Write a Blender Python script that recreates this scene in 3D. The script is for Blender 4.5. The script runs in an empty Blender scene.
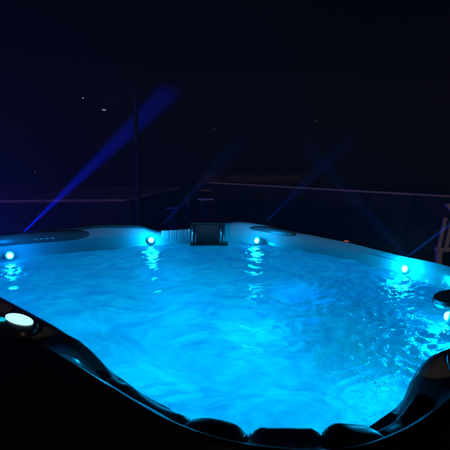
import bpy, bmesh, math, random
import numpy as np
from mathutils import Vector, Matrix
random.seed(4); rng = np.random.default_rng(7)
S = bpy.context.scene; COL = S.collection
R = math.radians

# ---------------------------------------------------------------- materials
def mat(name, color=(.5, .5, .5), rough=.5, metal=0., spec=.5, coat=0., noise=None, bump=None, emit=None, estr=0.):
    m = bpy.data.materials.new(name); m.use_nodes = True
    nt = m.node_tree; b = nt.nodes['Principled BSDF']
    b.inputs['Base Color'].default_value = (*color, 1); b.inputs['Roughness'].default_value = rough
    b.inputs['Metallic'].default_value = metal; b.inputs['Specular IOR Level'].default_value = spec
    b.inputs['Coat Weight'].default_value = coat
    if noise:                                    # (scale, second colour)
        tc = nt.nodes.new('ShaderNodeTexCoord'); n = nt.nodes.new('ShaderNodeTexNoise')
        n.inputs['Scale'].default_value = noise[0]; n.inputs['Detail'].default_value = 6
        r = nt.nodes.new('ShaderNodeMix'); r.data_type = 'RGBA'
        r.inputs[6].default_value = (*color, 1); r.inputs[7].default_value = (*noise[1], 1)
        mr = nt.nodes.new('ShaderNodeMapRange'); mr.inputs[1].default_value = .4; mr.inputs[2].default_value = .62
        nt.links.new(tc.outputs['Object'], n.inputs['Vector']); nt.links.new(n.outputs['Fac'], mr.inputs[0])
        nt.links.new(mr.outputs[0], r.inputs[0]); nt.links.new(r.outputs[2], b.inputs['Base Color'])
    if bump:                                     # (scale, strength, distance)
        tc = nt.nodes.new('ShaderNodeTexCoord'); n = nt.nodes.new('ShaderNodeTexNoise')
        n.inputs['Scale'].default_value = bump[0]; n.inputs['Detail'].default_value = 4
        bp = nt.nodes.new('ShaderNodeBump'); bp.inputs['Strength'].default_value = bump[1]; bp.inputs['Distance'].default_value = bump[2]
        nt.links.new(tc.outputs['Object'], n.inputs['Vector']); nt.links.new(n.outputs['Fac'], bp.inputs['Height'])
        nt.links.new(bp.outputs[0], b.inputs['Normal'])
    if emit:
        b.inputs['Emission Color'].default_value = (*emit, 1); b.inputs['Emission Strength'].default_value = estr
    return m

M = {}
M['acrylic'] = mat('pearl_acrylic', (.57, .61, .63), .2, coat=.3, noise=(3.5, (.50, .54, .57)), bump=(60, .05, .004))
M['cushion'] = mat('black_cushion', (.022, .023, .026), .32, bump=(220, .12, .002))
M['near_black'] = mat('shaded_black', (.008, .008, .010), .42)  # near black, so the lip looks unlit by its colour alone
M['drop'] = mat('water_drop', (.02, .025, .03), .03, spec=1., coat=1.)
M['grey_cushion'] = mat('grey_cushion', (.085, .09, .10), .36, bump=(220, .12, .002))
M['dark_plastic'] = mat('dark_plastic', (.03, .034, .04), .3)
M['grey_plastic'] = mat('grey_plastic', (.05, .055, .065), .35)
M['chrome'] = mat('chrome', (.75, .77, .8), .12, metal=1.)
M['cabinet'] = mat('cabinet_boards', (.010, .009, .009), .6, noise=(9, (.007, .006, .006)), bump=(40, .3, .01))
M['lens'] = mat('lit_lens', (.7, .9, 1), .3, emit=(.022, .80, 1.0), estr=36)
M['panel_glint'] = mat('oval_glint', (.7, .9, .95), .3, emit=(.52, .97, .97), estr=1.05)  # glowing oval painted in for a reflection on the panel
M['cyan_glow'] = mat('glowing_cyan', (.1, .6, .8), .3, emit=(.0, .62, .85), estr=.8)
M['amber'] = mat('amber_glint', (.6, .16, .05), .25, emit=(1, .25, .10), estr=.22)  # emission paints a warm glint
M['badge'] = mat('silver_badge', (.6, .62, .65), .25, metal=.9)
M['wood'] = mat('fence_wood', (.035, .033, .035), .7, noise=(12, (.02, .02, .022)), bump=(30, .3, .01))
M['rail'] = mat('pale_rail_wood', (.85, .66, .58), .6, noise=(7, (.68, .50, .43)), bump=(40, .2, .005))
M['white'] = mat('weathered_white_paint', (.82, .78, .74), .5, noise=(9, (.72, .66, .62)))
M['stone'] = mat('wall_stone', (.022, .021, .022), .8, noise=(6, (.012, .011, .012)), bump=(14, .6, .03))
M['pole'] = mat('pole_wood', (.055, .042, .036), .8, noise=(10, (.03, .024, .02)), bump=(25, .4, .02))
M['iron'] = mat('grey_iron', (.07, .07, .075), .5)
M['white_lamp'] = mat('dim_lamp_glass', (.8, .8, .8), .3, emit=(.75, .85, 1.0), estr=.25)
M['far_white'] = mat('far_lamp_white', (.8, .8, .8), .3, emit=(.85, .92, 1.0), estr=.5)
M['far_amber'] = mat('far_lamp_amber', (.8, .5, .3), .3, emit=(1.0, .45, .2), estr=.14)
M['far_dim'] = mat('far_lamp_dim', (.3, .3, .3), .3, emit=(.55, .75, 1.0), estr=.12)
M['roof'] = mat('roof_boards', (.55, .35, .27), .7, noise=(5, (.36, .22, .17)), bump=(30, .4, .01))
M['copper'] = mat('copper_cap', (.75, .36, .2), .3, metal=.8)
M['leaf'] = mat('dark_leaves', (.05, .08, .035), .5, noise=(3, (.03, .05, .02)))
M['bark'] = mat('bark', (.06, .045, .035), .85)
M['ground'] = mat('dark_lawn', (.035, .04, .03), .9, noise=(2.2, (.022, .026, .02)), bump=(50, .6, .03))
M['patio'] = mat('patio_slabs', (.10, .095, .09), .75, noise=(4, (.07, .066, .06)), bump=(30, .4, .006))

# ---------------------------------------------------------------- helpers
class MB:
    def __init__(s): s.v = []; s.f = []
    def add(s, vs, fs):
        o = len(s.v); s.v += [tuple(map(float, v)) for v in vs]; s.f += [tuple(i + o for i in f) for f in fs]; return s
    def box(s, c, d, rot=None, bev=0):
        x, y, z = [k / 2 for k in d]
        pts = [Vector((a * x, b * y, e * z)) for a in (-1, 1) for b in (-1, 1) for e in (-1, 1)]
        if rot: pts = [rot @ p for p in pts]
        return s.add([p + Vector(c) for p in pts], [(0, 1, 3, 2), (4, 6, 7, 5), (0, 4, 5, 1), (2, 3, 7, 6), (0, 2, 6, 4), (1, 5, 7, 3)])
    def tube(s, path, rad, n=12, caps=True):
        path = [Vector(p) for p in path]; rs = rad if isinstance(rad, (list, tuple)) else [rad] * len(path)
        rings = []; prev = None
        for i, p in enumerate(path):
            t = (path[min(i + 1, len(path) - 1)] - path[max(i - 1, 0)]).normalized()
            a = prev if prev else (Vector((0, 0, 1)) if abs(t.z) < .9 else Vector((1, 0, 0)))
            u = (a - t * a.dot(t)).normalized(); w = t.cross(u); prev = u
            rings.append([p + (u * math.cos(2 * math.pi * k / n) + w * math.sin(2 * math.pi * k / n)) * rs[i] for k in range(n)])
        fs = [(i * n + k, i * n + (k + 1) % n, (i + 1) * n + (k + 1) % n, (i + 1) * n + k) for i in range(len(path) - 1) for k in range(n)]
        if caps: fs += [tuple(range(n - 1, -1, -1)), tuple((len(path) - 1) * n + k for k in range(n))]
        return s.add([p for r in rings for p in r], fs)
    def lathe(s, prof, c=(0, 0, 0), n=24, rot=None, sx=1, sy=1):
        vs = []; fs = []
        for r, z in prof:
            for k in range(n):
                p = Vector((r * sx * math.cos(2 * math.pi * k / n), r * sy * math.sin(2 * math.pi * k / n), z))
                if rot: p = rot @ p
                vs.append(p + Vector(c))
        m = len(prof)
        fs = [(i * n + k, i * n + (k + 1) % n, (i + 1) * n + (k + 1) % n, (i + 1) * n + k) for i in range(m - 1) for k in range(n)]
        fs += [tuple(range(n - 1, -1, -1)), tuple((m - 1) * n + k for k in range(n))]
        return s.add(vs, fs)
    def build(s, name, material, parent=None, smooth=True, bevel=0, origin=None):
        me = bpy.data.meshes.new(name); me.from_pydata(s.v, [], s.f); me.update()
        bm = bmesh.new(); bm.from_mesh(me); bmesh.ops.remove_doubles(bm, verts=bm.verts, dist=1e-5)
        bmesh.ops.recalc_face_normals(bm, faces=bm.faces); bm.to_mesh(me); bm.free()
        me.materials.append(material)
        o = bpy.data.objects.new(name, me); COL.objects.link(o)
        if origin is not None:
            me.transform(Matrix.Translation(-Vector(origin))); o.location = origin
        if parent: attach(o, parent)
        if smooth:
            me.polygons.foreach_set('use_smooth', [True] * len(me.polygons))
            try: me.set_sharp_from_angle(angle=R(42))
            except Exception: pass
        if bevel:
            b = o.modifiers.new('edge', 'BEVEL'); b.width = bevel; b.segments = 2; b.limit_method = 'ANGLE'
        return o
def world_of(o):
    m = Matrix.Translation(o.location) @ o.rotation_euler.to_matrix().to_4x4()
    return world_of(o.parent) @ o.matrix_parent_inverse @ m if o.parent else m
def attach(o, p):
    o.parent = p; o.matrix_parent_inverse = world_of(p).inverted()
def tag(o, label=None, cat=None, group=None, kind=None):
    if label: o['label'] = label
    if cat: o['category'] = cat
    if group: o['group'] = group
    if kind: o['kind'] = kind
    return o
def empty(name, loc):
    o = bpy.data.objects.new(name, None); COL.objects.link(o); o.location = loc; o.empty_display_size = .2; return o
RIM = """0.055,0.915,0.965;0.083,0.908,0.967;0.111,0.903,0.969;0.139,0.899,0.971;0.167,0.897,0.971;0.196,0.896,0.971;0.224,0.897,0.971;0.253,0.900,0.973;0.281,0.905,0.980;0.310,0.912,0.984;0.337,0.922,0.981;0.365,0.935,0.973;0.392,0.949,0.964;0.418,0.964,0.954;0.445,0.980,0.941;0.471,0.998,0.928;0.497,1.017,0.917;0.522,1.037,0.911;0.548,1.058,0.907;0.574,1.080,0.908;0.599,1.102,0.917;0.626,1.125,0.933;0.652,1.148,0.958;0.679,1.172,0.987;0.706,1.196,1.009;0.734,1.220,1.022;0.761,1.245,1.026;0.789,1.271,1.024;0.817,1.297,1.019;0.845,1.325,1.014;0.873,1.352,1.011;0.902,1.381,1.009;0.930,1.410,1.007;0.959,1.440,1.004;0.988,1.471,1.002;1.017,1.502,0.999;1.047,1.533,0.997;1.076,1.565,0.994;1.106,1.598,0.992;1.136,1.632,0.990;1.166,1.666,0.987;1.196,1.702,0.985;1.225,1.738,0.982;1.253,1.776,0.980;1.281,1.816,0.977;1.307,1.857,0.975;1.332,1.899,0.972;1.357,1.943,0.970;1.380,1.988,0.968;1.402,2.035,0.965;1.423,2.082,0.963;1.443,2.131,0.960;1.462,2.180,0.958;1.482,2.231,0.955;1.500,2.282,0.953;1.518,2.334,0.951;1.534,2.388,0.948;1.549,2.442,0.946;1.562,2.498,0.943;1.572,2.555,0.941;1.579,2.613,0.938;1.584,2.671,0.936;1.587,2.731,0.934;1.587,2.791,0.931;1.583,2.852,0.929;1.575,2.913,0.926;1.563,2.973,0.924;1.548,3.034,0.921;1.529,3.094,0.918;1.508,3.153,0.914;1.484,3.213,0.910;1.459,3.272,0.906;1.433,3.331,0.904;1.405,3.391,0.903;1.376,3.450,0.904;1.346,3.509,0.904;1.315,3.567,0.905;1.282,3.626,0.907;1.247,3.684,0.909;1.211,3.742,0.911;1.173,3.799,0.914;1.133,3.855,0.915;1.092,3.910,0.916;1.049,3.965,0.918;1.006,4.018,0.919;0.961,4.071,0.921;0.917,4.124,0.923;0.871,4.176,0.925;0.825,4.228,0.928;0.779,4.279,0.931;0.733,4.330,0.935;0.685,4.380,0.940;0.637,4.430,0.945;0.588,4.478,0.950;0.537,4.525,0.956;0.485,4.570,0.962;0.430,4.613,0.967;0.373,4.651,0.970;0.313,4.686,0.973;0.250,4.715,0.977;0.185,4.737,0.978;0.118,4.752,0.973;0.049,4.760,0.966;-0.020,4.760,0.960;-0.088,4.751,0.953;-0.156,4.737,0.947;-0.222,4.718,0.941;-0.288,4.698,0.935;-0.355,4.679,0.929;-0.421,4.659,0.924;-0.487,4.638,0.920;-0.552,4.615,0.916;-0.617,4.592,0.912;-0.682,4.568,0.911;-0.746,4.543,0.921;-0.810,4.517,0.943;-0.874,4.490,0.967;-0.936,4.461,0.980;-0.999,4.431,0.987;-1.060,4.400,0.993;-1.122,4.368,1.000;-1.183,4.336,1.006;-1.244,4.304,1.009;-1.305,4.272,1.007;-1.367,4.242,1.003;-1.430,4.212,0.999;-1.492,4.183,0.997;-1.555,4.155,0.995;-1.618,4.126,0.993;-1.681,4.097,0.991;-1.743,4.067,0.989;-1.804,4.035,0.987;-1.865,4.001,0.983;-1.923,3.965,0.976;-1.981,3.927,0.969;-2.038,3.889,0.966;-2.094,3.848,0.965;-2.149,3.805,0.965;-2.201,3.760,0.965;-2.250,3.711,0.965;-2.294,3.658,0.965;-2.332,3.601,0.965;-2.364,3.540,0.965;-2.391,3.476,0.965;-2.410,3.410,0.965;-2.421,3.341,0.965;-2.422,3.273,0.965;-2.410,3.205,0.965;-2.385,3.141,0.965;-2.350,3.082,0.965;-2.310,3.028,0.965;-2.267,2.977,0.965;-2.224,2.927,0.965;-2.180,2.878,0.965;-2.136,2.831,0.965;-2.090,2.786,0.965;-2.044,2.743,0.965;-1.997,2.701,0.965;-1.951,2.660,0.965;-1.905,2.619,0.965;-1.860,2.579,0.965;-1.815,2.539,0.966;-1.771,2.499,0.967;-1.728,2.460,0.969;-1.685,2.420,0.971;-1.643,2.382,0.973;-1.601,2.344,0.975;-1.560,2.306,0.978;-1.519,2.269,0.980;-1.478,2.232,0.982;-1.438,2.196,0.984;-1.399,2.160,0.986;-1.360,2.124,0.988;-1.321,2.089,0.990;-1.283,2.054,0.992;-1.245,2.020,0.994;-1.208,1.986,0.996;-1.172,1.953,0.998;-1.135,1.920,0.997;-1.100,1.887,0.996;-1.064,1.855,0.995;-1.030,1.823,0.995;-0.995,1.791,0.994;-0.961,1.760,0.993;-0.928,1.730,0.993;-0.895,1.699,0.992;-0.862,1.669,0.991;-0.830,1.640,0.991;-0.798,1.611,0.990;-0.767,1.582,0.989;-0.736,1.554,0.989;-0.705,1.525,0.989;-0.675,1.498,0.992;-0.645,1.471,0.994;-0.616,1.444,0.989;-0.587,1.417,0.978;-0.559,1.391,0.966;-0.531,1.365,0.952;-0.503,1.339,0.937;-0.476,1.314,0.923;-0.450,1.289,0.917;-0.424,1.264,0.920;-0.398,1.239,0.923;-0.373,1.215,0.918;-0.348,1.192,0.911;-0.322,1.169,0.908;-0.298,1.146,0.909;-0.274,1.123,0.912;-0.250,1.101,0.917;-0.226,1.079,0.922;-0.203,1.058,0.926;-0.179,1.038,0.933;-0.155,1.019,0.944;-0.130,1.001,0.954;-0.105,0.985,0.961;-0.079,0.969,0.965;-0.053,0.956,0.967;-0.026,0.943,0.966;0.000,0.932,0.962;0.028,0.923,0.962"""

# ---------------------------------------------------------------- hot tub
rim = np.array([[float(a) for a in r.split(',')] for r in RIM.strip().split(';')])
N = len(rim); LP = rim[:, :2]; ZC = rim[:, 2]
tg = np.roll(LP, -1, 0) - np.roll(LP, 1, 0); tg /= np.linalg.norm(tg, axis=1)[:, None]
NIN = np.c_[-tg[:, 1], tg[:, 0]]
CEN = np.array([-.32, 2.75])
def ramp(i, a, b, c, d):                       # 0..1..1..0 round the rim index
    i = (i - a) % N; b = (b - a) % N; c = (c - a) % N; d = (d - a) % N
    if i > d: return 0.
    if i < b: return i / b if b else 1.
    if i > c: return (d - i) / max(d - c, 1)
    return 1.
GW = np.array([1 - .55 * ramp(i, 56, 64, 84, 94) for i in range(N)])    # thinner inner wall along the right side
NEAR = np.array([ramp(i, 190, 194, 22, 30) for i in range(N)])          # raised outer lip near the viewer
DISH = np.array([ramp(i, 189, 194, 197, 201) for i in range(N)])   # hollows open to the water
ZL = ZC - .035 + NEAR * (.988 - (ZC - .035))
NEARDIP = np.array([1 - ramp(i, 200, 203, 210, 213) for i in range(N)])
PIL = np.zeros(N)                              # where cushions sit, the shell dips below them
PILLOWS = [(7, 15), (15, 22), (211, 219)]
for a, b in PILLOWS:
    for i in range(N): PIL[i] = max(PIL[i], ramp(i, a - 1, a + 1, b - 1, b + 1))
ZS = ZC - .03 * PIL - .040 * DISH
def rp(i, u, z):                               # point on the shell: rim index, inward offset, height
    i = i % N
    if u > .12: u = .12 + (u - .12) * GW[i]
    if DISH[i] > 0 and u > .03: u = u + .035 * DISH[i] * min(1, (u - .03) / .09) * max(0, min(1, (.225 - u) / .105))
    return (LP[i, 0] + NIN[i, 0] * u, LP[i, 1] + NIN[i, 1] * u, z)
def rpf(f, u, z):
    i = int(math.floor(f)); t = f - i; a = rp(i, u, z); b = rp(i + 1, u, z)
    return tuple(a[k] * (1 - t) + b[k] * t for k in range(3))
def zcf(f):
    i = int(math.floor(f)); t = f - i; return ZC[i % N] * (1 - t) + ZC[(i + 1) % N] * t

tub = empty('hot_tub', (-.32, 2.75, 0))
tag(tub, 'large rounded hot tub glowing blue with small lamps round its rim', 'hot tub')

mb = MB(); vs = []; ncols = 0
for i in range(N):
    zl, zc = ZL[i], ZS[i]; prof = [(.014, zl - .012), (.016, zl), (.026, zl - .004), (.04, zl * .8 + zc * .2 - .008 * (1 - DISH[i]) * NEARDIP[i]),
        (.07, zl * .35 + zc * .65 - .016 * (1 - DISH[i]) * NEARDIP[i]), (.10, zc - .004), (.12, zc), (.14, zc - .008), (.165, zc - .035), (.19, .865), (.21, .82), (.235, .775), (.262, .70), (.30, .60), (.34, .52)]
    col = [rp(i, u, z) for u, z in prof]
    b = np.array(col[-1][:2])
    for f, z in ((.02, .40), (.05, .25), (.10, .15), (.18, .11), (.34, .10), (.55, .097), (.78, .095)):
        p = b + (CEN - b) * f; col.append((p[0], p[1], z))
    ncols = len(col); vs += col
vs.append((CEN[0], CEN[1], .095))
fs = [(i * ncols + k, ((i + 1) % N) * ncols + k, ((i + 1) % N) * ncols + k + 1, i * ncols + k + 1) for i in range(N) for k in range(ncols - 1)]
fs += [(i * ncols + ncols - 1, ((i + 1) % N) * ncols + ncols - 1, N * ncols) for i in range(N)]
shell = mb.add(vs, fs).build('shell', M['acrylic'], tub)

mb = MB(); vs = []; prof = [(.075, .02), (.075, .12), (.03, .12), (.012, .80), (.004, None), (.03, None)]
for i in range(N): vs += [(LP[i, 0] + NIN[i, 0] * u, LP[i, 1] + NIN[i, 1] * u, ZL[i] - .047 if z is None else z) for u, z in prof]
k5 = len(prof)
mb.add(vs, [(i * k5 + k, ((i + 1) % N) * k5 + k, ((i + 1) % N) * k5 + k + 1, i * k5 + k + 1) for i in range(N) for k in range(k5 - 1)])
for i in range(0, N, 4):                       # batten strips of the cladding
    p = Vector((LP[i, 0] + NIN[i, 0] * .046, LP[i, 1] + NIN[i, 1] * .022, .46))
    mb.box(p, (.02, .03, .64), Matrix.Rotation(math.atan2(NIN[i, 1], NIN[i, 0]), 3, 'Z'))
mb.build('cabinet', M['cabinet'], tub, smooth=False)
mb = MB(); vs = []; prof = [(.03, -.052), (.004, -.052), (-.004, -.046), (-.006, -.025), (-.002, -.008), (.006, .002), (.013, .004), (.018, .0)]
for i in range(N): vs += [(LP[i, 0] + NIN[i, 0] * u, LP[i, 1] + NIN[i, 1] * u, ZL[i] + z) for u, z in prof]
k8 = len(prof)
mb.add(vs, [(i * k8 + k, ((i + 1) % N) * k8 + k, ((i + 1) % N) * k8 + k + 1, i * k8 + k + 1) for i in range(N) for k in range(k8 - 1)])
mb.build('shaded_lip', M['near_black'], tub)  # shade on the outer shell lip, built as a black strip

def cushion(f0, f1, u, h, w, zoff=0., follow=True, z=None, name='headrest', m='cushion', flat=.8):
    """a soft pad swept along the rim; h half height, w half width"""
    b = MB(); n = 20; st = 26; vs = []
    for s in range(st + 1):
        q = s / st; f = f0 + (f1 - f0) * q
        e = (1 - abs(2 * q - 1) ** 5) ** .5 if 0 < q < 1 else .02
        e = max(e, .02)
        zz = (zcf(f) - h * 1.0 + zoff) if follow else z
        for k in range(n):
            a = 2 * math.pi * k / n
            ca, sa = math.cos(a), math.sin(a)
            ca = math.copysign(abs(ca) ** flat, ca); sa = math.copysign(abs(sa) ** flat, sa)
            vs.append(rpf(f, u + w * ca * (.3 + .7 * e), zz + h * sa * e))
    fs = [(s * n + k, s * n + (k + 1) % n, (s + 1) * n + (k + 1) % n, (s + 1) * n + k) for s in range(st) for k in range(n)]
    fs += [tuple(range(n)), tuple(st * n + k for k in range(n))]
    return b.add(vs, fs).build(name, M[m], tub)
def badge(f, u, z, w=.045, h=.012):
    p = Vector(rpf(f, u, z)); q = Vector(rpf(f + 1, u, z)); a = math.atan2(q.y - p.y, q.x - p.x)
    return p, a

# near cushions that show black against the water
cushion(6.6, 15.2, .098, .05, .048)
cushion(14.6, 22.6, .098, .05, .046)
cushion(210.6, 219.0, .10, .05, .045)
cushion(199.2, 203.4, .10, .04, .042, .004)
# far cushions on the inner wall, plus a strip imitating the dark recess
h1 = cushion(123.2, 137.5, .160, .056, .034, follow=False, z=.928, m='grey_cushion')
cushion(112.6, 129.5, .128, .028, .034, .006, m='grey_cushion')  # grey strip: darkness of the recess behind the hump made into a pad
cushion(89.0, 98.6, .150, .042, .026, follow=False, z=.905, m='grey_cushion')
# small shiny badge strip on the far cushion
b = MB()
for f in (128.0, 128.7, 129.4, 130.1):
    p = Vector(rpf(f, .202, .925)); q = Vector(rpf(f + .3, .202, .925))
    b.box(p, (.03, .006, .012), Matrix.Rotation(math.atan2(q.y - p.y, q.x - p.x), 3, 'Z'))
b.build('badge', M['badge'], h1)

# skimmer box in the far corner: weir face, two pillars, cap and base flange
sk = Vector((-.165, 4.40, .78))
b = MB(); b.box(sk + Vector((0, .03, .085)), (.27, .10, .24)); skim = b.build('skimmer', M['grey_plastic'], tub, bevel=.008)
for sx in (-.145, .135):
    b = MB(); b.tube([sk + Vector((sx, -.015, -.05 + .0)), sk + Vector((sx, -.015, .19)), sk + Vector((sx, -.005, .21))], [.032, .032, .022], 16); b.build('pillar', M['dark_plastic'], skim)
    b = MB(); b.box(sk + Vector((sx - .01, -.049, .09)), (.010, .006, .15)); b.build('trim_strip', M['chrome'], skim, bevel=.002)
b = MB(); b.box(sk + Vector((.01, -.03, .012)), (.37, .14, .022)); b.build('flange', M['dark_plastic'], skim, bevel=.006)
b = MB(); b.box(sk + Vector((-.02, .03, .215)), (.30, .14, .016)); b.build('cap', M['grey_plastic'], skim, bevel=.006)
# ribbed filter panel beside the skimmer
b = MB()
for k in range(4):
    f = 109.2 + k * 1.15
    p = Vector(rpf(f, .205, .865)); q = Vector(rpf(f + .5, .205, .865))
    b.box(p, (.075, .02, .115), Matrix.Rotation(math.atan2(q.y - p.y, q.x - p.x), 3, 'Z'))
b.build('filter_panel', M['acrylic'], tub, bevel=.006)
b = MB(); p = Vector(rpf(109.0, .225, .865)); b.tube([p - Vector((0, 0, .06)), p + Vector((0, 0, .06))], .008, 10); b.build('grab_bar', M['chrome'], tub)

# rim lamps: collar and glowing dome
LAMPS = [((-1.775, 3.635, .832), (-0.056, 0.979, 0.194)), ((-.716, 4.29, .842), (0.071, 0.995, 0.076)), ((.309, 4.31, .832), (0.296, 0.952, 0.073)),
         ((1.308, 3.19, .832), (.78, .06, .60)), ((1.150, 2.225, .822), (0.135, 0.988, 0.068))]
for k, (p, d) in enumerate(LAMPS):
    P = Vector(p)
    i = int(np.argmin(np.linalg.norm(LP - np.array(p[:2]), axis=1)))
    inw = Vector((NIN[i, 0], NIN[i, 1], .25)).normalized()
    rot = inw.to_track_quat('Z', 'Y').to_matrix()
    b = MB(); b.lathe([(.026, -.10), (.036, -.03), (.037, -.010), (.034, -.002), (.028, .002), (.024, .0), (.024, -.004)], P, 24, rot)
    lm = b.build('rim_lamp', M['acrylic'], tub, origin=P)
    b = MB(); b.lathe([(.024, -.004), (.0235, .004), (.020, .011), (.014, .016), (.007, .0185), (.001, .019)], P, 24, rot)
    b.build('lens', M['lens'], lm)
# dark disc-shaped fitting on the right wall above the last lamp
b = MB(); b.lathe([(.02, -.03), (.10, -.02), (.11, 0), (.10, .018), (.04, .026)], (1.20, 2.27, .90), 28, Matrix.Rotation(R(-12), 3, 'Y')); b.build('diverter_knob', M['grey_plastic'], tub)
b = MB(); b.tube([(1.22, 2.27, .885), (1.40, 2.24, .90)], .03, 12); b.build('knob_arm', M['grey_plastic'], tub)
# control panel on the near left rim; its white oval imitates a reflection
pc = Vector((-.812, 1.70, .992)); ang = math.atan2(1.628 - 1.761, -.727 + .885)
rz = Matrix.Rotation(ang, 3, 'Z')
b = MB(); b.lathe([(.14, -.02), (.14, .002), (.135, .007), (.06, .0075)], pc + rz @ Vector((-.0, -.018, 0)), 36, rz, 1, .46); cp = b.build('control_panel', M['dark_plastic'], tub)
b = MB(); b.lathe([(.092, .004), (.092, .0100), (.088, .0115), (.05, .012)], pc, 36, rz, 1, .38); b.build('glint_oval', M['panel_glint'], cp)
b = MB(); b.lathe([(.024, .004), (.024, .0105), (.02, .0115)], pc + rz @ Vector((-.052, -.046, 0)), 20, rz, 1, .62); b.build('cyan_oval', M['cyan_glow'], cp)  # small glowing cyan oval beside the white one
# oval air valve on the near right rim
b = MB(); q = Vector(rpf(26.2, .075, ZC[26] + .0)); rz2 = Matrix.Rotation(math.atan2(tg[26, 1], tg[26, 0]), 3, 'Z')
b.lathe([(.062, -.03), (.062, .004), (.056, .012), (.046, .012), (.040, .004), (.02, .003)], q, 30, rz2, 1, .45); b.build('air_valve', M['chrome'], tub)
# glowing clip standing in for a warm glint on the far right rim
q = Vector(rpf(81.2, .10, zcf(81.2) + .006)); b = MB(); b.box(q, (.045, .02, .010), Matrix.Rotation(math.atan2(tg[81, 1], tg[81, 0]), 3, 'Z')); b.build('glint_clip', M['amber'], tub, bevel=.004)
# jets under the surface
for f in (20, 45, 60, 78, 90, 124, 140, 160, 180, 200):
    p = Vector(rp(f, .285, .64)); inw = Vector((NIN[f, 0], NIN[f, 1], .5)).normalized()
    b = MB(); b.lathe([(.045, -.02), (.045, .006), (.035, .012), (.018, .004), (.012, -.004)], p, 20, inw.to_track_quat('Z', 'Y').to_matrix()); b.build('jet', M['chrome'], tub)

# ---------------------------------------------------------------- water
WO = np.array([rp(i, .222, 0)[:2] for i in range(N)])
def inside(px, py, poly):
    c = np.zeros(px.shape, bool); j = len(poly) - 1
    for i in range(len(poly)):
        xi, yi = poly[i]; xj, yj = poly[j]
        if yi != yj:
            c ^= ((yi > py) != (yj > py)) & (px < (xj - xi) * (py - yi) / (yj - yi) + xi)
        j = i
    return c
st = .0125
xs = np.arange(WO[:, 0].min() - st, WO[:, 0].max() + st, st); ys = np.arange(WO[:, 1].min() - st, WO[:, 1].max() + st, st)
GX, GY = np.meshgrid(xs, ys)
def blob(cx, cy, r): return np.exp(-((GX - cx) ** 2 + (GY - cy) ** 2) / (2 * r * r))
H = np.zeros_like(GX)
wx = GX + .06 * np.sin(GY * 5.1 + 1) + .04 * np.sin(GY * 11 + GX * 7); wy = GY + .06 * np.sin(GX * 4.7) + .04 * np.sin(GX * 12.3 - GY * 6)
def waves(n, lo, hi, amp):
    h = np.zeros_like(GX)
    for _ in range(n):
        lam = math.exp(rng.uniform(math.log(lo), math.log(hi))); a = rng.uniform(0, 2 * math.pi); k = 2 * math.pi / lam
        h += amp * (lam / hi) * np.sin(k * (wx * math.cos(a) + wy * math.sin(a)) + rng.uniform(0, 6.28)) / math.sqrt(n) * 1.41
    return h
calm = waves(26, .18, .70, .0075)
chop = waves(40, .05, .22, .0065)
fine = waves(50, .03, .09, .0034)
turb = np.clip(.10 + .9 * blob(1.12, 3.0, .22) + .7 * blob(.30, 4.1, .16) + .7 * blob(-.70, 4.05, .16) + .7 * blob(-1.6, 3.42, .18) + .9 * blob(1.0, 2.05, .2) + 1.2 * blob(.75, 2.45, .38) + 1.1 * blob(1.1, 2.9, .30) + .9 * blob(.55, 1.75, .30) + .5 * blob(-.2, 1.45, .22) + .5 * blob(-.65, 3.9, .35) + .6 * blob(.35, 3.8, .35) + .4 * blob(-1.6, 3.4, .3), 0, 1.6)
H = calm + chop * turb + fine * turb
ins = inside(GX, GY, WO)
idx = -np.ones(GX.shape, int); cell = ins[:-1, :-1] | ins[1:, :-1] | ins[:-1, 1:] | ins[1:, 1:]
use = np.zeros(GX.shape, bool)
use[:-1, :-1] |= cell; use[1:, :-1] |= cell; use[:-1, 1:] |= cell; use[1:, 1:] |= cell
idx[use] = np.arange(use.sum())
verts = np.c_[GX[use], GY[use], .782 + H[use]]
faces = np.c_[idx[:-1, :-1][cell], idx[:-1, 1:][cell], idx[1:, 1:][cell], idx[1:, :-1][cell]]
me = bpy.data.meshes.new('water'); me.from_pydata(verts.tolist(), [], faces.tolist()); me.update()
me.polygons.foreach_set('use_smooth', [True] * len(me.polygons))
foam_w = np.clip(1.3 * blob(.80, 1.95, .20) + 1.2 * blob(.62, 1.72, .16) + 1.1 * blob(.95, 2.45, .17) + .9 * blob(.62, 2.55, .14) + .8 * blob(.78, 2.9, .13) + .7 * blob(-.22, 1.40, .09) + .6 * blob(1.15, 2.95, .16) + .5 * blob(-.66, 3.85, .12) + .5 * blob(.3, 3.95, .12) + .5 * blob(-1.55, 3.35, .14) + .5 * blob(.45, 1.35, .08), 0, 1.5)
fa = me.attributes.new('foam', 'FLOAT', 'POINT'); fa.data.foreach_set('value', foam_w[use].astype(np.float32))
ta = me.attributes.new('turbulence', 'FLOAT', 'POINT'); ta.data.foreach_set('value', turb[use].astype(np.float32))
water = bpy.data.objects.new('water', me); COL.objects.link(water); tag(water, kind='structure')
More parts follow.
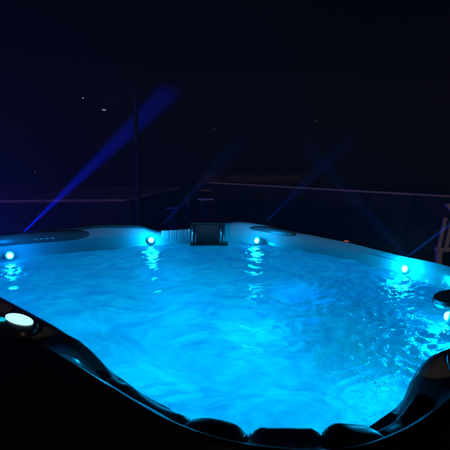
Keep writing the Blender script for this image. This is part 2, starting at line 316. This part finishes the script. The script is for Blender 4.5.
def water_material():
    m = bpy.data.materials.new('aerated_water'); m.use_nodes = True; nt = m.node_tree; nt.nodes.clear(); L = nt.links.new
    nd = lambda t: nt.nodes.new('ShaderNode' + t)
    out = nd('OutputMaterial'); tc = nd('TexCoord')
    n1 = nd('TexNoise'); n1.inputs['Scale'].default_value = 38; n1.inputs['Detail'].default_value = 5; n1.inputs['Distortion'].default_value = 1.2
    bp = nd('Bump');  bp.inputs['Distance'].default_value = .010
    L(tc.outputs['Object'], n1.inputs['Vector']); L(n1.outputs['Fac'], bp.inputs['Height'])
    at = nd('Attribute'); at.attribute_name = 'turbulence'
    ms = nd('MapRange'); ms.inputs[1].default_value = .1; ms.inputs[2].default_value = 1.2; ms.inputs[3].default_value = .06; ms.inputs[4].default_value = .75
    L(at.outputs['Fac'], ms.inputs[0]); L(ms.outputs[0], bp.inputs['Strength'])
    n2 = nd('TexNoise'); n2.inputs['Scale'].default_value = 2.6; n2.inputs['Detail'].default_value = 7; n2.inputs['Roughness'].default_value = .6; n2.inputs['Distortion'].default_value = 1.0
    L(tc.outputs['Object'], n2.inputs['Vector'])
    mr = nd('MapRange'); mr.inputs[1].default_value = .34; mr.inputs[2].default_value = .66; mr.inputs[3].default_value = .91; mr.inputs[4].default_value = .985
    L(n2.outputs['Fac'], mr.inputs[0])
    sb = nd('Math'); sb.operation = 'MULTIPLY_ADD'; sb.inputs[1].default_value = -.36; L(at.outputs['Fac'], sb.inputs[0]); L(mr.outputs[0], sb.inputs[2])
    rf = nd('BsdfRefraction'); rf.inputs['IOR'].default_value = 1.33; rf.inputs['Roughness'].default_value = .5; rf.inputs['Color'].default_value = (.25, .62, 1, 1)
    tr = nd('BsdfTranslucent'); tr.inputs['Color'].default_value = (.35, .84, 1.0, 1)
    nc = nd('TexNoise'); nc.inputs['Scale'].default_value = 3.4; nc.inputs['Detail'].default_value = 9; nc.inputs['Roughness'].default_value = .62; nc.inputs['Distortion'].default_value = 1.8
    L(tc.outputs['Object'], nc.inputs['Vector'])
    rc = nd('MapRange'); rc.inputs[1].default_value = .36; rc.inputs[2].default_value = .64; L(nc.outputs['Fac'], rc.inputs[0])
    mc = nd('Mix'); mc.data_type = 'RGBA'; mc.inputs[6].default_value = (.17, .56, .82, 1); mc.inputs[7].default_value = (.52, .97, 1, 1)
    L(rc.outputs[0], mc.inputs[0]); L(mc.outputs[2], tr.inputs['Color'])
    df = nd('BsdfDiffuse'); df.inputs['Color'].default_value = (.30, .75, .9, 1)
    gl = nd('BsdfGlossy'); gl.inputs['Roughness'].default_value = .035; gl.inputs['Color'].default_value = (1, 1, 1, 1)
    for n in (rf, tr, df, gl): L(bp.outputs[0], n.inputs['Normal'])
    foam = nd('MixShader'); foam.inputs[0].default_value = .18; L(tr.outputs[0], foam.inputs[1]); L(df.outputs[0], foam.inputs[2])
    body = nd('MixShader'); L(sb.outputs[0], body.inputs[0]); L(rf.outputs[0], body.inputs[1]); L(foam.outputs[0], body.inputs[2])
    mp = nd('Mapping'); mp.inputs['Rotation'].default_value = (0, 0, .6); mp.inputs['Scale'].default_value = (1, .45, 1)
    n3 = nd('TexNoise'); n3.inputs['Scale'].default_value = 46; n3.inputs['Detail'].default_value = 4; n3.inputs['Distortion'].default_value = 2.2
    n4 = nd('TexNoise'); n4.inputs['Scale'].default_value = 5.5; n4.inputs['Detail'].default_value = 3; n4.inputs['Distortion'].default_value = 1.5
    L(tc.outputs['Object'], mp.inputs['Vector']); L(mp.outputs[0], n3.inputs['Vector']); L(tc.outputs['Object'], n4.inputs['Vector'])
    r3 = nd('MapRange'); r3.inputs[1].default_value = .50; r3.inputs[2].default_value = .60; L(n3.outputs['Fac'], r3.inputs[0])
    r4 = nd('MapRange'); r4.inputs[1].default_value = .42; r4.inputs[2].default_value = .56; L(n4.outputs['Fac'], r4.inputs[0])
    m3 = nd('Math'); m3.operation = 'MULTIPLY'; L(r3.outputs[0], m3.inputs[0]); L(r4.outputs[0], m3.inputs[1])
    m4 = nd('Math'); m4.operation = 'MULTIPLY'; m4.use_clamp = True; L(m3.outputs[0], m4.inputs[0])
    af = nd('Attribute'); af.attribute_name = 'foam'; L(af.outputs['Fac'], m4.inputs[1])
    nb = nd('TexNoise'); nb.inputs['Scale'].default_value = 95; nb.inputs['Detail'].default_value = 2; L(tc.outputs['Object'], nb.inputs['Vector'])
    bb = nd('Bump'); bb.inputs['Strength'].default_value = 1; bb.inputs['Distance'].default_value = .014; L(nb.outputs['Fac'], bb.inputs['Height'])
    wg = nd('BsdfGlossy'); wg.inputs['Roughness'].default_value = .28; wg.inputs['Color'].default_value = (1, 1, 1, 1); L(bb.outputs[0], wg.inputs['Normal'])
    wd = nd('BsdfDiffuse'); wd.inputs['Color'].default_value = (.8, .9, .92, 1)
    wt = nd('BsdfTranslucent'); wt.inputs['Color'].default_value = (.8, .92, .95, 1)
    wm = nd('MixShader'); wm.inputs[0].default_value = .5; L(wd.outputs[0], wm.inputs[1]); L(wt.outputs[0], wm.inputs[2]); L(bb.outputs[0], wd.inputs['Normal'])
    w2 = nd('MixShader'); w2.inputs[0].default_value = .20; L(wm.outputs[0], w2.inputs[1]); L(wg.outputs[0], w2.inputs[2]); wm = w2
    flk = nd('MixShader'); L(m4.outputs[0], flk.inputs[0]); L(body.outputs[0], flk.inputs[1]); L(wm.outputs[0], flk.inputs[2])
    body = flk
    fr = nd('Fresnel'); fr.inputs['IOR'].default_value = 1.33; L(bp.outputs[0], fr.inputs['Normal'])
    top = nd('MixShader'); L(fr.outputs[0], top.inputs[0]); L(body.outputs[0], top.inputs[1]); L(gl.outputs[0], top.inputs[2])
    L(top.outputs[0], out.inputs['Surface']); return m
me.materials.append(water_material())

# ---------------------------------------------------------------- lights of the tub, with added glow and beam lights
def light(kind, loc, energy, color, size=.05, name='underwater_light', spot=None, direction=None, blend=.4):
    l = bpy.data.lights.new(name, kind); l.energy = energy; l.color = color
    if kind in ('POINT', 'SPOT'): l.shadow_soft_size = size
    if spot: l.spot_size = R(spot); l.spot_blend = blend
    o = bpy.data.objects.new(name, l); COL.objects.link(o); o.location = loc
    if direction: o.rotation_euler = Vector(direction).to_track_quat('-Z', 'Y').to_euler()
    attach(o, tub); return o
for loc, e, c, s in (((-.15, 1.62, .20), 6, (0, .50, 1), .2), ((.38, 1.60, .20), 6, (0, .51, 1), .2), ((.10, 2.08, .12), 7.5, (0, .50, 1), .38), ((.70, 1.95, .20), 5, (0, .54, 1), .2),
                     ((-.45, 2.20, .18), 7.4, (0, .49, 1), .25), ((.15, 2.75, .18), 7.2, (0, .48, 1), .25), ((-.35, 3.15, .18), 5.6, (0, .43, 1), .25), ((-1.05, 2.65, .22), 4, (0, .35, 1), .25),
                     ((-1.55, 3.1, .22), 3.2, (0, .33, 1), .2), ((.55, 3.45, .22), 2.2, (0, .30, 1), .2), ((-.55, 3.85, .22), 3.4, (0, .38, 1), .2)):
    light('POINT', loc, e * 1.12, (c[0], c[1] * 1.12, c[2]), s)
for k, (p, d) in enumerate(LAMPS):
    P = Vector(p); D = Vector(d).normalized()
    i = int(np.argmin(np.linalg.norm(LP - np.array(p[:2]), axis=1)))
    inw = Vector((NIN[i, 0], NIN[i, 1], .2)).normalized()
    light('POINT', P + inw * .05 + Vector((0, 0, (.03, .03, .03, .03, .04)[k])), (4, 4, 3.5, 7, 12)[k], ((0, .26, 1), (0, .40, 1), (0, .42, 1), (0, .46, 1), (0, .46, 1))[k], .03, 'glow_light')
    if k == 0: light('POINT', (-2.62, 4.35, .90), 105, (0, .02, 1), .03, 'glow_light')  # added light out of view, no lamp here; blue glow in the haze
    light('SPOT', ((-1.735, 3.80, .990), (-.63, 4.46, .965), (.41, 4.50, .99), P + inw * .04 + Vector((0, 0, .05)), P + Vector((-.02, .05, .10)))[k], (40000, 3000, 3300, 13000, 2800)[k], ((0, .015, 1), (0, .12, 1), (0, .09, 1), (0, .16, 1), (0, .12, 1))[k], .008, 'beam_light', (4.3, 3.7, 3.7, 3.9, 3.6)[k], D, 1.0)  # added spots drawing lens streaks as beams, some starting off the lamps

# ---------------------------------------------------------------- ground
b = MB(); b.add([(-50, -16, 0), (50, -16, 0), (50, 27, 0), (-50, 27, 0)], [(0, 1, 2, 3)]); tag(b.build('lawn', M['ground']), kind='structure')
b = MB()
for ix in range(-6, 7):
    for iy in range(-3, 11):
        b.box((ix * .6 - .3 + (iy % 2) * .3, iy * .6, .006), (.59, .59, .016))
tag(b.build('patio', M['patio'], smooth=False), kind='structure')

# ---------------------------------------------------------------- fence behind the tub on the right
def fence(A, B, h, name, label):
    A = Vector(A); B = Vector(B); d = B - A; Ln = d.length; a = math.atan2(d.y, d.x); rz = Matrix.Rotation(a, 3, 'Z')
    f = empty(name, (A + B) / 2); tag(f, label, 'fence')
    b = MB(); n = int(Ln / .145)
    for k in range(n):
        p = A + d * ((k + .5) / n); b.box(p + Vector((0, 0, (h - .03) / 2 + .03)), (Ln / n - .008, .022 + random.uniform(-.003, .003), h - .06 + random.uniform(-.01, .0)), rz)
    b.build('board_panel', M['wood'], f, smooth=False)
    for z in (.25, h - .2):
        b = MB(); b.box((A + B) / 2 + rz @ Vector((0, .035, z)), (Ln, .035, .08), rz); b.build('cross_rail', M['wood'], f, smooth=False)
    b = MB(); b.box((A + B) / 2 + Vector((0, 0, h)), (Ln + .1, .11, .035), rz); b.build('top_rail', M['rail'], f, smooth=False, bevel=.004)
    m = max(2, int(Ln / 1.9) + 1)
    for k in range(m):
        p = A + d * (k / (m - 1)); b = MB(); b.box(p + rz @ Vector((0, .07, h / 2 - .01)), (.09, .09, h), rz); b.build('post', M['wood'], f, smooth=False)
    return f
fence((-.35, 11.6, 0), (6.3, 4.85, 0), 1.0, 'board_fence', 'low dark board fence with a pale top rail beyond the right side of the tub')
# low sheds with gently sloping roofs
def shed(name, label, quad, t, walls):
    o = empty(name, tuple(np.mean(np.array(quad), axis=0)[:2]) + (0,)); tag(o, label, 'shed')
    b = MB(); b.add([(x, y, z) for x, y, z in quad] + [(x, y, z - t) for x, y, z in quad], [(0, 1, 2, 3), (7, 6, 5, 4), (0, 4, 5, 1), (1, 5, 6, 2), (2, 6, 7, 3), (3, 7, 4, 0)]); b.build('roof', M['roof'], o, smooth=False, bevel=.006)
    b = MB(); b.box(*walls); b.build('wall', M['stone'], o, smooth=False)
shed('low_shed', 'long low shed with a gently sloping brown roof behind the tub on the left', [(-7.6, 8.6, .80), (-1.95, 8.8, .83), (-1.02, 10.25, .985), (-7.6, 10.6, 1.0)], .05, ((-4.6, 9.75, .37), (5.4, 1.3, .74)))
shed('lean_to', 'dim brown sloping roof of a low lean-to beyond the left end of the board fence', [(-.9, 12.7, .74), (3.4, 12.4, .74), (3.0, 14.0, 1.10), (-.6, 14.0, 1.10)], .05, ((1.2, 13.4, .34), (3.2, 1.0, .68)))

# posts and the little lantern between wall and fence
def wpost(x, y, h, w, label, cap=None):
    o = empty('wooden_post', (x, y, 0)); tag(o, label, 'post', 'short wooden posts behind the tub')
    b = MB(); b.box((x, y, h / 2), (w, w, h)); b.build('shaft', M['wood'], o, smooth=False, bevel=.006)
    b = MB(); b.box((x + (cap or 0), y, h + .015), (w + .05 + (cap or 0) * 2, w + .05, .03)); b.build('cap', M['rail'], o, smooth=False, bevel=.004)
wpost(-.98, 8.3, .70, .15, 'short dark wooden post just right of the end of the low shed')
wpost(-.40, 8.3, .86, .13, 'taller brown post with a flat cap standing behind the skimmer box', .05)
lt = empty('garden_lantern', (-.68, 8.3, 0)); tag(lt, 'small unlit garden lantern on a stake between two short wooden posts', 'lantern')
b = MB(); b.tube([(-.68, 8.3, 0), (-.68, 8.3, .72)], .018, 10); b.build('stake', M['iron'], lt)
b = MB(); b.lathe([(.05, .72), (.06, .73), (.06, .86), (.05, .87)], (-.68, 8.3, 0), 16); b.build('lamp_glass', M['grey_plastic'], lt)
b = MB(); b.lathe([(.085, .87), (.06, .90), (.012, .94)], (-.68, 8.3, 0), 16); b.build('lamp_cap', M['iron'], lt)

# pale stair railing at the right edge
rl = empty('stair_railing', (2.78, 5.2, 0)); tag(rl, 'pale slatted railing with a sloping handrail at the right edge behind the tub', 'railing')
b = MB(); b.box((2.80, 5.2, .565), (.66, .06, .05)); b.build('bottom_rail', M['white'], rl, smooth=False, bevel=.005)
for x, hh in ((2.515, .36), (2.60, .40), (2.685, .33), (2.77, .24), (2.855, .15)):
    b = MB(); rot = Matrix.Rotation(R(8.5), 3, 'Y'); b.box(Vector((x, 5.2, .585)) + rot @ Vector((0, -.002, hh / 2)), (.042, .03, hh), rot); b.build('baluster', M['white'], rl, smooth=False, bevel=.004)
b = MB(); b.box((2.80, 5.2, .86), (.66, .065, .045), Matrix.Rotation(R(46), 3, 'Y')); b.build('handrail', M['white'], rl, smooth=False, bevel=.006)
for x in (2.54, 3.06):
    b = MB(); b.box((x, 5.24, .27), (.06, .06, .54)); b.build('foot', M['white'], rl, smooth=False)

# street lamp: wooden pole with two hooked arms
px, py = -1.55, 8.0
sl = empty('street_lamp', (px, py, 0)); tag(sl, 'dark wooden lamp post with two curved arms and a dim lamp', 'street lamp')
b = MB(); b.tube([(px, py, 0), (px, py, 1.5), (px, py, 2.86)], [.050, .046, .040], 14); b.build('pole', M['pole'], sl)
def arm(x0, z0, x1, z1, top):
    pts = [(px + x0, py - .03, z0)]
    for k in range(13):
        a = math.pi * k / 12; pts.append((px + (x0 + x1) / 2 + (x0 - x1) / 2 * math.cos(a), py - .05, (z0 if k < 6 else z1) * 0 + z0 + (z1 - z0) * k / 12 + top * math.sin(a)))
    return pts
for (x0, z0, x1, z1, top, lit) in ((-.11, 2.38, -.53, 2.48, .21, True), (-.05, 2.72, -.50, 2.77, .11, False)):
    b = MB(); pts = arm(x0, z0, x1, z1, top); pts = [(px - .02, py - .03, z0 - .06)] + pts[1:]
    b.tube(pts, .007, 8); am = b.build('arm', M['iron'], sl)
    e = Vector(pts[-1]); b = MB(); b.lathe([(.01, .015), (.03, -.005), (.045, -.02), (.04, -.028)], e, 16); hd = b.build('lamp_head', M['iron'], sl)
    b = MB(); b.lathe([(.036, -.025), (.034, -.035), (.018, -.048), (.004, -.05)], e, 14); b.build('bulb', M['white_lamp'] if lit else M['grey_plastic'], hd)
    b = MB()
# far lamps
for x, y, z, r, m, lab in ((-7.65, 25, 4.82, .034, 'far_white', 'tiny bright white lamp far off left of the lamp post'),
                        (-.60, 25, 3.18, .026, 'far_dim', 'very faint bluish white lamp far off behind the skimmer box'),
                        (4.94, 25, 3.60, .028, 'far_amber', 'tiny faint amber lamp far off above the board fence'),
                        (-10.5, 25, .86, .026, 'far_dim', 'faint low bluish lamp far off at the far left')):
    o = empty('distant_lamp', (x, y, 0)); tag(o, lab, 'lamp', 'distant lamps in the dark')
    b = MB(); b.tube([(x, y + .1, 0), (x, y + .1, z)], .025, 8); b.build('pole', M['near_black'], o)
    b = MB(); b.lathe([(r * .2, -r), (r * .8, -r * .6), (r, 0), (r * .8, r * .6), (r * .2, r)], (x, y, z), 12); b.build('globe', M[m], o)
# shrubs behind the fence
def shrub(x, y, h, w, lab, seed):
    rs = random.Random(seed); o = empty('shrub', (x, y, 0)); tag(o, lab, 'shrub', 'shrubs behind the board fence')
    b = MB()
    for k in range(7):
        a = rs.uniform(0, 6.28); b.tube([(x, y, 0), (x + .25 * w * math.cos(a), y + .25 * w * math.sin(a), h * .5), (x + .45 * w * math.cos(a), y + .45 * w * math.sin(a), h * rs.uniform(.8, 1))], [.03, .02, .006], 6)
    b.build('stem', M['bark'], o)
    b = MB()
    for k in range(1500):
        t = rs.random() ** .6; a = rs.uniform(0, 6.28); zz = rs.uniform(.15, 1)
        rr = w * .5 * t * math.sin(math.pi * min(.95, zz * .8 + .12)) ** .6 * (1 + .25 * math.sin(3 * a + seed))
        c = Vector((x + rr * math.cos(a), y + rr * math.sin(a), h * zz)); q = Matrix.Rotation(rs.uniform(0, 6.28), 3, 'Z') @ Matrix.Rotation(rs.uniform(-1.1, 1.1), 3, 'X')
        s = rs.uniform(.03, .06); b.add([c + q @ Vector(v) * s for v in ((-.4, 0, 0), (0, -1, .1), (.4, 0, 0), (0, 1, .1))], [(0, 1, 2, 3)])
    b.build('foliage', M['leaf'], o, smooth=False)
shrub(5.0, 9.0, 1.35, 1.3, 'leafy dark shrub behind the right end of the board fence', 1)
shrub(2.2, 11.6, 1.15, 1.2, 'low dark shrub behind the middle of the board fence', 2)

# ---------------------------------------------------------------- haze
b = MB(); b.box((0, 5, 2.2), (104, 46, 6.4)); hz = b.build('haze', bpy.data.materials.new('haze'), smooth=False); tag(hz, kind='stuff')
hm = hz.data.materials[0]; hm.use_nodes = True; nt = hm.node_tree; nt.nodes.clear()
o_ = nt.nodes.new('ShaderNodeOutputMaterial'); v_ = nt.nodes.new('ShaderNodeVolumePrincipled')
v_.inputs['Color'].default_value = (.9, .95, 1, 1); v_.inputs['Density'].default_value = .0085; v_.inputs['Anisotropy'].default_value = .0
nt.links.new(v_.outputs[0], o_.inputs['Volume'])

# ---------------------------------------------------------------- sky, warm low light, camera
w = bpy.data.worlds.new('World'); S.world = w; w.use_nodes = True; nt = w.node_tree
bg = nt.nodes['Background']; sky = nt.nodes.new('ShaderNodeTexSky'); sky.sky_type = 'NISHITA'; sky.sun_disc = False
az = R(200)
sky.sun_elevation = R(1.5); sky.sun_rotation = R(180); nt.links.new(sky.outputs[0], bg.inputs[0]); bg.inputs[1].default_value = .00015
sun = bpy.data.lights.new('sun', 'SUN'); sun.energy = .13; sun.angle = R(2); sun.color = (1, .68, .52)  # low warm light standing in for an unseen lamp behind the viewer
so = bpy.data.objects.new('sun', sun); COL.objects.link(so)
so.rotation_euler = Vector((.25, .95, -.042)).to_track_quat('-Z', 'Y').to_euler()
cam = bpy.data.cameras.new('camera'); co = bpy.data.objects.new('camera', cam); COL.objects.link(co)
co.location = (0, 0, 1.63); co.rotation_euler = (R(90 - 8.5), 0, 0); cam.angle = 2 * math.atan(.5); cam.clip_start = .02; cam.clip_end = 1500; cam.sensor_fit = 'HORIZONTAL'
S.camera = co
v = S.view_settings; v.view_transform = 'Standard'; v.look = 'None'; v.exposure = 0; v.gamma = 1; v.use_curve_mapping = False
S.render.engine = 'CYCLES'; c = S.cycles
c.use_denoising = True; c.volume_bounces = 0; c.max_bounces = 8; c.transmission_bounces = 6; c.diffuse_bounces = 3; c.glossy_bounces = 4
c.caustics_reflective = True; c.caustics_refractive = True; c.sample_clamp_indirect = 4; c.blur_glossy = .3
